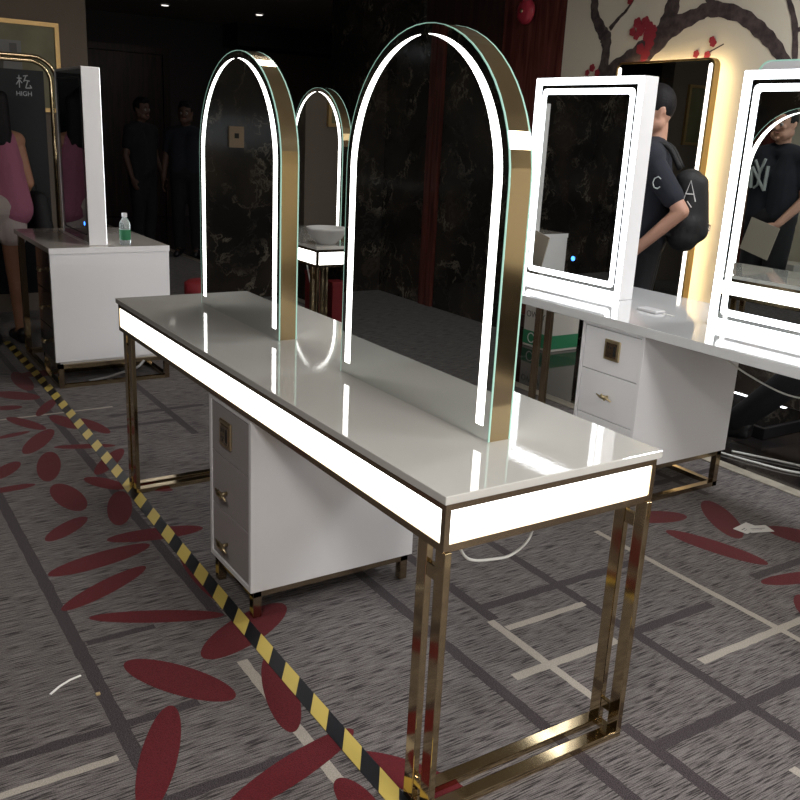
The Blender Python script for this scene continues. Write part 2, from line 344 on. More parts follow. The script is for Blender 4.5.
# ------------------------------------------------------------------ vanity tables
H=.78; L1=2.243; W1=.625
def vanity(label, loc, group, L1=2.243):
    t = thing('vanity_table', label, 'vanity table', loc, 0, group)
    # local: near corner at origin, length along -x, width along +y
    B('tabletop', [(-L1,0,0,W1,H-.019,H)], STONE, t, bevel=.002)
    z1,z0=H-.019,.652; i=.008
    fr=[]
    for (a,b) in ((z1-.017,z1),(z0,z0+.017)):
        fr += [(-L1+i,-i,i,i+.016,a,b),(-L1+i,-i,W1-i-.016,W1-i,a,b),(-L1+i,-L1+i+.016,i+.016,W1-i-.016,a,b),(-i-.016,-i,i+.016,W1-i-.016,a,b)]
    for x in (-L1+i,-i-.014):
        for y in (i,W1-i-.014): fr.append((x,x+.014,y,y+.014,z0+.017,z1-.017))
    B('apron_frame', fr, GOLDD, t)
    e=.004; a,b=z0+.0172,z1-.0172
    B('light_panel', [(-L1+i+.0142,-i-.0142,i+e,i+e+.006,a,b)], LED, t)
    B('light_panel', [(-L1+i+.0142,-i-.0142,W1-i-e-.006,W1-i-e,a,b)], LED, t)
    B('light_panel', [(-i-e-.006,-i-e,i+.0142,W1-i-.0142,a,b)], LED, t)
    B('light_panel', [(-L1+i+e,-L1+i+e+.006,i+.0142,W1-i-.0142,a,b)], LED, t)
    B('underside', [(-L1+i+.02,-i-.02,i+.02,W1-i-.02,z0+.002,z0+.008)], WHITE, t)
    w=.034
    def legpair(x0, y0, side):
        D=.017; y0=y0 if side>0 else y0+w-D; bx=[(x0-w,x0,y0,y0+D,.018,z0),(x0-w-.064,x0-.064,y0,y0+D,.018,z0),
            (x0-.064,x0-w,y0+.002,y0+D-.002,z0-.075,z0-.042),(x0-.064,x0-w,y0+.002,y0+D-.002,.055,.08)]
        return B('leg', bx, GOLD, t, bevel=.0015)
    for x0 in (-.003, -L1+.153):
        legpair(x0, .010, 1); legpair(x0, W1-.010-w, -1)
        B('base_rail', [(x0-w,x0,.010,W1-.010,.0,.018),(x0-w-.064,x0-.064,.010,W1-.010,.0,.018),
                        (x0-.064,x0-w,.014,.034,.002,.016),(x0-.064,x0-w,W1-.034,W1-.014,.002,.016)], GOLD, t, bevel=.0015)
    return t
def arch_pts(w, h, inset=0., n=28, z0=0.):
    r=w/2-inset; zc=h-w/2
    pts=[(r,z0)]
    for k in range(n+1):
        a=PI*k/n; pts.append((r*math.cos(a), zc+r*math.sin(a)))
    pts.append((-r,z0)); return pts
def arch_mirror(label, loc, group, hh=.93):
    w,h,T=.70,hh,.065
    t = thing('arched_mirror', label, 'mirror', loc, 0, group)
    # local: base centre at origin, faces along -y and +y
    bm=bmesh.new(); bm_prism(bm, arch_pts(w,h), 1, -T/2+.004, T/2-.004); obj('gold_side_band', bm, GOLD, t)
    for s in (-1,1):
        y0,y1 = (-T/2,-T/2+.004) if s<0 else (T/2-.004,T/2)
        bm=bmesh.new(); bm_prism(bm, arch_pts(w,h,.0022,z0=.0005), 1, y0, y1)
        g=obj('mirror_glass', bm, MIRROR, t)
        bm=bmesh.new(); bm_ring(bm, arch_pts(w,h,-.0003,z0=.0005), arch_pts(w,h,.0012,z0=.0005), 1, y0-.0002, y1+.0002, closed=False); obj('glass_edge', bm, EDGE, g)
        for q in (-1,1):
            out=[];inn=[]; zc=h-w/2; off=.024; wd=.027; r=w/2-off
            out.append((q*r,.034)); inn.append((q*(r-wd),.034))
            for k in range(25):
                a=(PI/2-.055)*k/24; f=min(1.,max(0.03,(PI/2-.055-a)/1.15))**.75
                out.append((q*r*math.cos(a), zc+r*math.sin(a))); rr=r-wd*f
                inn.append((q*rr*math.cos(a), zc+rr*math.sin(a)))
            bm=bmesh.new(); ya=y0-.0012 if s<0 else y1+.0003; bm_ring(bm, out, inn, 1, ya, ya+.0009, closed=False)
            obj('light_strip', bm, LED, g)
    return t
def handle(parent, x, y, z, wd=.085):
    bm=bmesh.new(); bm_tube(bm, [(x-wd/2,y-.022,z+.006),(x-wd*.22,y-.024,z-.001),(x-.008,y-.026,z+.002),(x+.008,y-.026,z+.002),(x+wd*.22,y-.024,z),(x+wd/2,y-.022,z-.008)],[.0025,.0055,.009,.009,.006,.0025],10)
    bm_tube(bm,[(x,y,z),(x,y-.024,z)],.006,10)
    bm_tube(bm,[(x-.012,y-.026,z+.012),(x+.012,y-.026,z-.010)],.004,8)
    return obj('handle', bm, BRASS, parent, smooth=True)
def outlet(parent, x, y, z, s=.086, m=None):
    o=B('power_socket', [(x-s/2,x+s/2,y-.008,y,z-s/2,z+s/2)], m or BRASS, parent, bevel=.004)
    B('socket_insert', [(x-s*.36,x+s*.36,y-.010,y-.0081,z-s*.36,z+s*.36)], m or GOLDD, o, bevel=.002)
    h=[]
    for dx,dz in ((-.017,.012),(-.004,.012)): h.append((x+dx-.0022,x+dx+.0022,y-.0108,y-.0101,z+dz-.006,z+dz+.006))
    h+= [(x-.019,x-.013,y-.0108,y-.0101,z-.014,z-.010),(x-.006,x-.001,y-.0108,y-.0101,z-.014,z-.010),(x-.012,x-.008,y-.0108,y-.0101,z-.022,z-.017),(x+.012,x+.024,y-.0108,y-.0101,z-.022,z+.020)]
    B('socket_slots', h, BLACKM, o)
    return o
def cabinet(label, loc, wd, dp, z0, z1, splits, front=None, feet_rail=False, sockz=None, cx=None, hz=-.02):
    """local origin: front-right lower corner on the floor; width to -x, depth to +y"""
    cx = cx or -wd*.58
    t = thing('drawer_cabinet', label, 'drawer cabinet', loc)
    k=.016
    B('carcase', [(-k,0,0,dp,z0,z1),(-wd,-wd+k,0,dp,z0,z1),(-wd+k,-k,dp-k,dp,z0,z1),(-wd+k,-k,0,dp-k,z0,z0+k),(-wd+k,-k,0,dp-k,z1-k,z1)], WHITE, t, bevel=.001)
    zs=[z0+k+.002]+splits+[z1-k-.002]
    for i in range(len(zs)-1):
        a,b=zs[i]+.0015,zs[i+1]-.0015
        d=B('drawer', [(-wd+k+.002,-k-.002,.003,.021,a,b),(-wd+k+.02,-k-.02,.022,dp-.05,a+.01,b-.03)], front or GREYIN, t, bevel=.001)
        if i==len(zs)-2: outlet(d, cx, .003, sockz or (a+b)/2)
        else: handle(d, cx, .003, (a+b)/2+hz)
    f=.028
    for x in (-.008-f,-wd+.008):
        for y in (.012,dp-.012-f): B('foot', [(x,x+f,y,y+f,.004,z0)], GOLDD, t, bevel=.001)
    B('foot_rail', [(-wd+.008,-.008,.012,.012+f,z0-.022,z0-.001)]+[(-wd+.008,-.008,dp-.012-f,dp-.012,z0-.022,z0-.001)]
        +[(-.008-f,-.008,.012+f,dp-.012-f,z0-.022,z0-.001),(-wd+.008,-wd+.008+f,.012+f,dp-.012-f,z0-.022,z0-.001)]
        +([(-wd+.008,-.008,.012,.012+f,.0,.02),(-wd+.008,-.008,dp-.012-f,dp-.012,.0,.02),(-.008-f,-.008,.012,dp-.012,.0,.02),(-wd+.008,-wd+.008+f,.012,dp-.012,.0,.02)] if feet_rail else []), GOLDD, t)
    return t
def box_mirror(label, loc, rz, w, h, T, lit=True, dot=None, group=None, backlit=False):
    """local: front-right bottom corner at origin, width to -x, depth to +y"""
    t = thing('lighted_mirror', label, 'mirror', loc, rz, group)
    bm=bmesh.new(); bm_ring(bm, rrect(-w,0,0,h,.004,2), rrect(-w+.012,-.012,.012,h-.012,.004,2), 1, 0, T)
    obj('casing', bm, WHITE, t)
    B('back_panel', [(-w+.013,-.013,T-.012,T-.002,.013,h-.013)], WHITE, t)
    g=B('mirror_glass', [(-w+.0125,-.0125,.004,.010,.0125,h-.0125)], MIRROR if lit else MIRRORK, t)
    if lit:
        bm=bmesh.new(); bm_ring(bm, rrect(-w+.002,-.002,.002,h-.002,.004,2), rrect(-w+.033,-.033,.033,h-.033,.004,2), 1, -.002, .0035); obj('light_border', bm, LEDC, t)
        bm=bmesh.new(); bm_ring(bm, rrect(-w+.049,-.049,.049,h-.049,.022), rrect(-w+.075,-.075,.075,h-.075,.012), 1, .0022, .0037); obj('light_strip', bm, LEDC, g)
    else:
        bm=bmesh.new(); bm_ring(bm, rrect(-w+.048,-.048,.048,h-.048,.022), rrect(-w+.056,-.056,.056,h-.056,.018), 1, .0028, .0038); obj('light_strip', bm, mat('unlit_strip',(.06,.065,.07),.4), g)
    if backlit:
        bm=bmesh.new(); bm_ring(bm, rrect(-w+.002,-.002,.002,h-.002,.004,2), rrect(-w+.036,-.036,.036,h-.036,.004,2), 1, T+.0003, T+.002); obj('light_border', bm, LEDC, t)
    if dot:
        bm=bmesh.new(); bmesh.ops.create_cone(bm, cap_ends=True, segments=16, radius1=.011, radius2=.011, depth=.002, matrix=Matrix.Translation((dot[0],.0032,dot[1])) @ Matrix.Rotation(PI/2,4,'X')); obj('touch_switch', bm, BLUE, g)
    return t

GV='lit vanity tables'; GA='arched lighted mirrors'
vanity('long pale-topped vanity table with glowing white apron and gold legs in the foreground', (0,0,0), GV)
arch_mirror('large arched mirror with glowing strip nearest the camera, on the foreground vanity', (-.572,.3125,H), GA, .930)
arch_mirror('arched mirror with glowing strip on the left far half of the foreground vanity', (-1.690,.3125,H), GA, .918)
cabinet('white drawer cabinet with two handles and socket under the foreground vanity', (-.962,.012,0), .322, .590, .095, .650, [.285,.465], sockz=.55)
vanity('distant glowing-apron vanity table seen through the gap between the arched mirrors', (-3.5,1.56,0), GV, 1.12)
arch_mirror('small distant arched mirror seen between the two big arched mirrors', (-4.06,1.87,H), GA)
bm=bmesh.new(); bm_lathe(bm,[(.055,0),(.060,.006),(.10,.04),(.125,.085),(.130,.10),(.124,.10),(.095,.045),(.05,.015),(.001,.012)],36)
tag(obj('bowl', bm, PORC, None, smooth=True, loc=(-3.635,1.70,H)),'pale round bowl standing on the distant glowing vanity table','bowl')

# ---- second row: plain white table along the back wall side
def white_table():
    t=thing('dressing_table','long white glossy dressing table carrying the two square lighted mirrors at right','dressing table',(0,1.70,0))
    B('tabletop',[(-2.25,1.05,0,.74,.742,H)],WHITE2,t,bevel=.002)
    w=.034
    for x0 in (-1.60,.95):
        for y0 in (.03,.74-.03-.017):
            B('leg',[(x0-w,x0,y0,y0+.017,.018,.742),(x0-w-.070,x0-.070,y0,y0+.017,.018,.742)],GOLDD,t,bevel=.001)
        B('base_rail',[(x0-w,x0,.03,.71,0,.018),(x0-w-.070,x0-.070,.03,.71,0,.018)],GOLDD,t)
    return t
white_table()
cabinet('white drawer cabinet with gold socket and legs under the long white dressing table at right', (-1.05,1.725,0), .345, .615, .172, .741, [.345,.540], front=WHITE, feet_rail=True, sockz=.645, cx=-.165, hz=.004)
box_mirror('square lighted mirror with white casing, left one on the white dressing table', (-1.512,2.05,H), math.radians(R1Z), .670, .962, .085, dot=(-.315,.147), group='square lighted mirrors')
box_mirror('square lighted mirror cut by the right edge of the picture', (-.30,2.03,H), math.radians(R2Z), .69, .965, .06, dot=None, group='square lighted mirrors')
# rounded glass mirror standing behind the right one
t=thing('round_cornered_mirror','frameless round-cornered glass mirror peeking out behind the right square mirror','mirror',(-.28,2.14,H),math.radians(R2Z))
bm=bmesh.new(); bm_prism(bm, rrect(-.73,0,0,1.005,.05), 1, 0, .03); obj('mirror_body', bm, WHITE, t)
bm=bmesh.new(); bm_ring(bm, rrect(-.733,.003,0,1.008,.052), rrect(-.728,-.002,.004,1.003,.049), 1, -.004, .001); obj('glass_edge', bm, EDGE, t)

# ---- left white desk
t=thing('white_desk','white desk with shade-darkened front and gold legs at left, beside the woman','desk',(-3.735,.075,0))
B('tabletop',[(-.93,0,0,.66,.752,H)],mat('dimmed_white_top',(.56,.52,.47),.12,coat=.4),t,bevel=.002)  # white top, browned in colour for dim light and the reflected wall
B('end_panel',[(-.018,.001,.003,.657,.150,.752)],WHITE,t,bevel=.001)
B('edge_band',[(.0005,.005,0,.66,.748,H)],WHITE,t,bevel=.001)
B('cabinet_body',[(-.36,-.019,.03,.65,.135,.75)],WHITE,t)
DARKF=mat('shaded_white_front',(.045,.033,.028),.12,coat=.3)  # shade of the unlit side put into the white drawer fronts' colour
for a,b in ((.145,.33),(.335,.53),(.535,.748)):
    d=B('drawer',[(-.358,-.019,.006,.029,a,b)],DARKF,t,bevel=.001)
    handle(d,-.19,.006,(a+b)/2,.06)
for x in (-.03,-.36):
    for y in (.015,.615): B('leg',[(x,x+.028,y,y+.028,.0,.134)],GOLDD,t)
B('base_rail',[(-.36,-.002,.015,.043,.112,.134),(-.36,-.002,.615,.643,.112,.134),(-.03,-.002,.043,.615,.112,.134),(-.36,-.332,.043,.615,.112,.134),
  (-.332,-.03,.015,.043,0,.02),(-.332,-.03,.615,.643,0,.02),(-.03,-.002,.043,.615,0,.02),(-.36,-.332,.043,.615,0,.02)],GOLD,t)
for y in (.015,.61):
    B('leg',[(-.915,-.88,y,y+.035,.03,.752)],GOLDD,t); 
B('base_rail',[(-.915,-.88,.015,.645,0,.03),(-.88,-.36,.015,.045,.0,.025)],GOLD,t)
box_mirror('unlit lighted mirror with tall white side, standing on the white desk at left', (-3.81,.31,H), 0, .60, .935, .095, lit=False, dot=(-.10,.11), backlit=True)
# bottle of water
t=thing('water_bottle','small clear water bottle with green label on the left white desk','bottle',(-3.80,.505,H))
bm=bmesh.new(); bm_lathe(bm,[(.026,0),(.030,.006),(.030,.05),(.028,.058),(.030,.066),(.030,.115),(.026,.128),(.018,.145),(.0125,.152),(.0125,.162)],24); obj('bottle_body',bm,GLASSB,t,smooth=True)
bm=bmesh.new(); bm_lathe(bm,[(.0306,.03),(.0309,.032),(.0309,.084),(.0306,.086)],24); obj('bottle_label',bm,GREEN,t,smooth=True)
bm=bmesh.new(); bm_lathe(bm,[(.0145,.156),(.0148,.158),(.0148,.176),(.012,.178)],20); obj('bottle_cap',bm,mat('white_cap',(.75,.76,.78),.3),t)
# ------------------------------------------------------------------ people
def capsules_bm(caps):
    bm=bmesh.new()
    for (a,ra,b,rb) in caps:
        a=Vector(a); b=Vector(b)
        d=b-a; L=d.length
        if L<1e-5:
            bm_sphere(bm,a,ra,u=14,v=10); continue
        q=d.to_track_quat('Z','Y').to_matrix().to_4x4(); T=Matrix.Translation(a)@q
        prof=[]; K=5
        for k in range(K+1):
            t=-PI/2+(PI/2)*k/K; prof.append((ra*math.cos(t), ra*math.sin(t)))
        for k in range(K+1):
            t=(PI/2)*k/K; prof.append((rb*math.cos(t), L+rb*math.sin(t)))
        seg=14; rings=[]
        for r,z in prof[1:-1]:
            rings.append([bm.verts.new(T@Vector((r*math.cos(2*PI*i/seg),r*math.sin(2*PI*i/seg),z))) for i in range(seg)])
        for r0,r1 in zip(rings,rings[1:]):
            for i in range(seg): bm.faces.new((r0[i],r0[(i+1)%seg],r1[(i+1)%seg],r1[i]))
        p0=bm.verts.new(T@Vector((0,0,-ra))); p1=bm.verts.new(T@Vector((0,0,L+rb)))
        for i in range(seg):
            bm.faces.new((rings[0][(i+1)%seg],rings[0][i],p0)); bm.faces.new((rings[-1][i],rings[-1][(i+1)%seg],p1))
    return bm
def blob(name, caps, m, parent, voxel=.01, smooth=3, ell=(), cut=None):
    bm=capsules_bm(caps)
    for (c,r,sx,sy,sz) in ell: bm_sphere(bm,Vector(c),r,sx,sy,sz,20,14)
    me=bpy.data.meshes.new('tmp'); bm.to_mesh(me); bm.free()
    o=bpy.data.objects.new('tmp',me); C.objects.link(o)
    r=o.modifiers.new('r','REMESH'); r.mode='VOXEL'; r.voxel_size=voxel; r.use_smooth_shade=True
    s=o.modifiers.new('s','SMOOTH'); s.factor=.5; s.iterations=smooth
    dg=bpy.context.evaluated_depsgraph_get(); dg.update()
    me2=bpy.data.meshes.new_from_object(o.evaluated_get(dg)); bpy.data.objects.remove(o)
    if cut:
        b2=bmesh.new(); b2.from_mesh(me2)
        for co_,no in cut:
            bmesh.ops.bisect_plane(b2, geom=b2.verts[:]+b2.edges[:]+b2.faces[:], plane_co=co_, plane_no=no, clear_outer=True)
        b2.to_mesh(me2); b2.free()
    me2.name=name; o2=bpy.data.objects.new(name,me2); C.objects.link(o2); o2.parent=parent
    me2.materials.clear(); me2.materials.append(m)
    for p in me2.polygons: p.use_smooth=True
    return o2
def lerp(a,b,t): return tuple(a[i]+(b[i]-a[i])*t for i in range(3))
def hand_caps(w, d, side, palm_n, s=1.):
    """wrist point, direction of fingers, thumb side vector"""
    w=Vector(w); d=Vector(d).normalized(); n=Vector(palm_n).normalized(); t=d.cross(n).normalized()*side
    caps=[]
    k=w+d*.085*s
    for i,off in enumerate((-.030,-.010,.010,.030)):
        base=w+d*.02*s+t*off*.7*s; kn=k+t*off*s-d*(.008 if i in (0,3) else 0)*s
        caps.append((base,.015*s,kn,.0115*s))
        Ls=(.028,.036,.039,.033)[i]*s*1.0
        p1=kn+d*Ls*.95+n*Ls*.25; p2=p1+d*Ls*.55+n*Ls*.45; p3=p2+d*Ls*.25+n*Ls*.55
        caps += [(kn,.0100*s,p1,.0092*s),(p1,.0092*s,p2,.0082*s),(p2,.0082*s,p3,.0072*s)]
    tb=w+d*.022*s+t*.026*s; t1=tb+d*.034*s+t*.026*s+n*.010*s; t2=t1+d*.026*s+t*.006*s+n*.010*s
    caps += [(tb,.014*s,t1,.0115*s),(t1,.0115*s,t2,.0095*s)]
    return caps
def person(label, loc, rz, height=1.75, joints=None, skin=SKIN, top=NAVY, bottom=TROU, sleeve=.6, female=False, hair='short', legs_bare=False, shoes=None, voxel=.009, head_turn=0., head_tilt=0., pants_len=1., group=None):
    """figure faces local +Y, its right is local +X, feet at z=0"""
    t=thing('person',label,'person',loc,rz,group); k=height/1.75
    sw=.165 if female else .185
    J=dict(hipR=(.09,0,.90),hipL=(-.09,0,.90),kneeR=(.10,.02,.49),kneeL=(-.10,.02,.49),ankR=(.10,-.02,.09),ankL=(-.10,-.02,.09),
        shR=(sw,0,1.40),shL=(-sw,0,1.40),elR=(sw+.06,-.02,1.12),elL=(-sw-.06,-.02,1.12),wrR=(sw+.07,.08,.88),wrL=(-sw-.07,.08,.88),
        chest=(0,0,1.25),pel=(0,0,.97),neck=(0,-.005,1.45),head=(0,.02,1.625),toeR=(.11,.14,.035),toeL=(-.11,.14,.035))
    if joints: J.update(joints)
    J={a:Vector(b)*k for a,b in J.items()}
    bone=lambda a,b,ra,rb:(J[a],ra*k,J[b],rb*k)
    hd=J['head']; R=Matrix.Rotation(head_turn,3,'Z')@Matrix.Rotation(head_tilt,3,'X')
    hp=lambda x,y,z: hd+R@(Vector((x,y,z))*k)
    tw=.075
    px=Vector((tw*k,0,0))
    torso=[(J['pel']-px,.105*k,J['chest']-px*1.05,.108*k),(J['pel']+px,.105*k,J['chest']+px*1.05,.108*k),
           (J['chest']-px*1.05,.105*k,(J['shL']+J['neck'])/2-Vector((0,0,.03*k)),.075*k),(J['chest']+px*1.05,.105*k,(J['shR']+J['neck'])/2-Vector((0,0,.03*k)),.075*k),
           (J['shL'],.060*k,J['neck'],.055*k),(J['shR'],.060*k,J['neck'],.055*k)]
    if female: torso+=[(J['chest']+Vector((-.07,.07,.02))*k,.06*k,J['chest']+Vector((-.07,.07,.02))*k,.06*k),(J['chest']+Vector((.07,.07,.02))*k,.06*k,J['chest']+Vector((.07,.07,.02))*k,.06*k)]
    neck=[(J['neck'],.056*k,hp(0,-.025,-.06),.052*k)]
    arms=[];legs=[]
    for s in 'RL':
        arms+=[bone('sh'+s,'el'+s,.050,.040),(J['el'+s],.040*k,J['wr'+s],.027*k)]
        legs+=[bone('hip'+s,'knee'+s,.088,.058),bone('knee'+s,'ank'+s,.056,.038),bone('ank'+s,'toe'+s,.040,.030),(J['ank'+s]-Vector((0,.03,.03))*k,.035*k,J['toe'+s],.03*k),
               (J['knee'+s].lerp(J['ank'+s],.25)-Vector((0,.02*k,0)),.052*k,J['knee'+s].lerp(J['ank'+s],.55),.042*k)]
    hands=[]
    for s,sg in (('R',1),('L',-1)):
        d=(J['wr'+s]-J['el'+s]).normalized(); inward=Vector((-sg,0,0))
        n=(inward-d*inward.dot(d)).normalized()
        fwd=Vector((0,1,0)); side=1 if d.cross(n).dot(fwd)>0 else -1
        hands+=hand_caps(J['wr'+s],d,side,n,k)
    headc=[(hp(-.028,.045,-.075),.030*k,hp(.028,.045,-.075),.030*k),(hp(0,.060,-.085),.026*k,hp(0,.060,-.085),.026*k),(hp(-.045,.0,-.05),.040*k,hp(-.03,.045,-.065),.035*k),(hp(.045,.0,-.05),.040*k,hp(.03,.045,-.065),.035*k),
           (hp(0,.088,.018),.010*k,hp(0,.104,-.022),.014*k),(hp(-.012,.092,-.026),.009*k,hp(.012,.092,-.026),.009*k),
           (hp(-.035,.078,.030),.013*k,hp(.035,.078,.030),.013*k),(hp(-.038,.068,-.012),.020*k,hp(-.038,.068,-.012),.020*k),(hp(.038,.068,-.012),.020*k,hp(.038,.068,-.012),.020*k)]
    for sg in (-1,1):
        headc+=[(hp(sg*.079,-.008,.018),.013*k,hp(sg*.077,.002,-.022),.010*k),(hp(sg*.084,-.016,.022),.009*k,hp(sg*.083,-.018,.0),.009*k)]
    body=blob('body', torso+neck+arms+legs+hands+headc, skin, t, voxel*.85, 2, ell=[(hp(0,-.002,.03),.1*k,.78,.96,1.08)])
    for sg in (-1,1):
        bm=bmesh.new(); bm_sphere(bm,hp(sg*.031,.083,.006),.0125*k); e=obj('eye',bm,EYEW,t,smooth=True)
        bm=bmesh.new(); bm_sphere(bm,hp(sg*.031,.0925,.006),.0055*k); obj('iris',bm,BLACKM,e,smooth=True)
        bm=bmesh.new(); bm_tube(bm,[hp(sg*.015,.092,.034),hp(sg*.032,.092,.039),hp(sg*.05,.078,.032)],.004*k,6); obj('eyebrow',bm,HAIR,t)
    bm=bmesh.new(); bm_tube(bm,[hp(-.022,.084,-.052),hp(0,.094,-.050),hp(.022,.084,-.052)],[.003*k,.0065*k,.003*k],8); obj('lips',bm,LIP,t,smooth=True)
    # hair
    hc=[(hp(0,-.012,.045),.1*k,.86,.98,1.06)]
    caps=[]
    if hair=='long':
        for x in (-.075,-.045,0,.045,.075):
            caps.append((hp(x,-.045,.05),.045*k,hp(x*1.15,-.075,-.24),.035*k))
        for sg in (-1,1): caps.append((hp(sg*.078,.0,.04),.028*k,hp(sg*.095,-.01,-.20),.028*k))
        hh=blob('hair',caps,HAIR,t,voxel,2,ell=hc,cut=None)
        b2=bmesh.new(); b2.from_mesh(hh.data)
        fd=(R@Vector((0,1,0)))
        dl=[v for v in b2.verts if (v.co-hp(0,.052,0)).dot(fd)>0 and v.co.z<hp(0,0,.075).z]
        bmesh.ops.delete(b2,geom=dl,context='VERTS'); b2.to_mesh(hh.data); b2.free()
    else:
        hh=blob('hair',[(hp(-.03,.06,.115),.03*k,hp(.03,.06,.115),.03*k)],HAIR,t,voxel*.9,2,ell=hc)
        b2=bmesh.new(); b2.from_mesh(hh.data); Ri=R.inverted()
        dl=[]
        for v in b2.verts:
            q=Ri@(v.co-hd)/k
            lim = .062 if q.y>.045 else (.01 if q.y>-.01 else -.045)
            if q.z<lim: dl.append(v)
        bmesh.ops.delete(b2,geom=dl,context='VERTS'); b2.to_mesh(hh.data); b2.free()
    # shirt
    g=.016*k
    sh=[(a,ra+g,b,rb+g) for a,ra,b,rb in torso]
    if sleeve>0:
        for s in 'RL': sh.append((J['sh'+s],.066*k,J['sh'+s].lerp(J['el'+s],sleeve),.060*k))
    else: sh=[(a,ra+g*.7,b,rb+g*.7) for a,ra,b,rb in torso[:4]]
    hem=J['pel']-Vector((0,0,.05*k))
    if female:
        for sx in (-1,1): sh.append((J['chest']+px*sx,.115*k,J['pel']+px*sx*1.5-Vector((0,0,.02)),.135*k))
    shirt=blob('shirt',sh,top,t,voxel*1.1,3)
    # trousers / shorts
    tr=[(J['pel']-px*1.02,.122*k,J['pel']+px*1.02,.122*k)]
    for s in 'RL':
        if pants_len>=1: tr+=[(J['hip'+s],.104*k,J['knee'+s],.078*k),(J['knee'+s],.078*k,J['ank'+s]+Vector((0,0,.01)),.066*k)]
        else: tr+=[(J['hip'+s],.110*k,J['hip'+s].lerp(J['knee'+s],pants_len),.100*k)]
    blob('trousers' if pants_len>=1 else 'shorts',tr,bottom,t,voxel*1.2,3)
    for s in 'RL':
        a=J['ank'+s]; to=J['toe'+s]; d=(to-a); d.z=0; d.normalize(); heel=a-d*.045*k; heel.z=a.z-.045*k
        zt=to.z
        blob('shoe',[(heel,.040*k,to+d*.02*k,.038*k),(heel+Vector((0,0,.035*k)),.042*k,a.lerp(to,.5)+Vector((0,0,.0)),.040*k)],shoes or BLACKM,t,voxel,2,cut=[((0,0,min(heel.z,to.z)-.034*k),(0,0,-1))])
    t['height_m']=height
    return t,J,k
def on_sphere(bm, pts, rad):
    bm_tube(bm, pts, rad, 6)

# man with backpack standing behind the white table, facing left
rzM=math.radians(127)
tM,JM,kM=person('man in black t-shirt with black backpack standing behind the white dressing table',(-2.07,2.78,0),rzM,1.745,
    joints=dict(elL=(-.235,-.19,1.15),wrL=(-.235,.03,.92),elR=(.23,-.02,1.13),wrR=(.22,.16,.98)),sleeve=.72,head_tilt=-.06,head_turn=.45)
bm=bmesh.new(); bm_tube(bm,[(-.262,-.075,1.30),(-.267,-.06,1.312),(-.267,-.043,1.302),(-.270,-.037,1.28),(-.275,-.047,1.258),(-.277,-.063,1.254),(-.276,-.075,1.264)],.0035,6); obj('sleeve_emblem',bm,CLOTHG,tM)
t=thing('backpack','black backpack worn by the man behind the white dressing table','backpack',(-2.07,2.78,0),rzM)
blob('bag_body',[((-.12,-.19,1.29),.060,(.10,-.19,1.29),.060),((-.12,-.25,1.28),.045,(.10,-.25,1.28),.045),((-.11,-.215,1.08),.09,(.09,-.215,1.08),.09),((-.12,-.20,1.29),.065,(-.11,-.21,1.02),.085),((.10,-.20,1.29),.065,(.09,-.21,1.02),.085),((-.12,-.25,1.28),.045,(-.10,-.28,1.04),.05),((.10,-.25,1.28),.045,(.08,-.28,1.04),.05),((-.08,-.28,1.04),.05,(.06,-.28,1.04),.05)],PACK,t,.012,4)
for sx in (-1,1):
    bm=bmesh.new(); bm_tube(bm, spline([(sx*.11,-.15,1.35),(sx*.115,-.07,1.463),(sx*.12,.04,1.445),(sx*.125,.128,1.33),(sx*.15,.10,1.16),(sx*.17,-.05,1.05),(sx*.15,-.16,1.02)],5),.014,8); obj('strap',bm,PACK,t,smooth=True)
bm=bmesh.new()
bm_tube(bm,[(-.212,-.25,1.20),(-.19,-.215,1.30),(-.212,-.19,1.20)],.003,6); bm_tube(bm,[(-.208,-.24,1.235),(-.208,-.20,1.235)],.003,6); bm_tube(bm,[(-.21,-.235,1.17),(-.21,-.21,1.20)],.003,6); obj('emblem',bm,mat('emblem_grey',(.5,.5,.5),.5),t)
bm=bmesh.new(); bm_tube(bm,[(-.09,-.30,1.10),(-.10,-.335,1.08),(-.10,-.335,1.05),(-.09,-.32,1.07),(-.09,-.30,1.10)],.004,6); obj('zip_ring',bm,mat('steel',(.6,.6,.62),.25,1.),t)

# man with lettered shirt between the two rows (seen in the mirrors)
tN,JN,kN=person('man in black t-shirt with a pale interlocked emblem, seen mirrored in the right lighted mirror',(-2.74,1.87,0),PI,1.77,
    joints=dict(elL=(-.24,-.01,1.12),wrL=(-.17,.18,.94),elR=(.235,-.02,1.12),wrR=(.22,.05,.87)),sleeve=.6,voxel=.010)
bm=bmesh.new()
def seg(a,b,r=.010):
    bm_tube(bm,[(a[0]*1.1+.06,.142,1.28+a[1]*1.25),(b[0]*1.1+.06,.142,1.28+b[1]*1.25)],r*1.2,6)
cx,cz=0,0
for a,b,r in (((.045,.09),(.0,.02),.009),((-.03,.10),(.0,.02),.009),((.0,.02),(.0,-.05),.009),((.0,-.05),(.03,-.07),.007),((.065,.05),(.05,-.07),.010),((.05,-.07),(.075,-.05),.007),((.06,.05),(-.05,-.08),.009),((-.055,.06),(-.05,-.08),.011)):
    seg((cx+a[0],cz+a[1]),(cx+b[0],cz+b[1]),r)
obj('emblem',bm,CLOTHG,tN)

t=thing('paper_folder','beige paper folder held by the emblem-shirt man, mirrored at the right edge','folder',(-2.74,1.87,0),PI)
o=B('cover',[(-.02,.22,.305,.312,.70,.94)],mat('folder_beige',(.45,.40,.33),.7),t); o.rotation_euler=(0,-.25,0); o.location=(-.02,.0,.03)
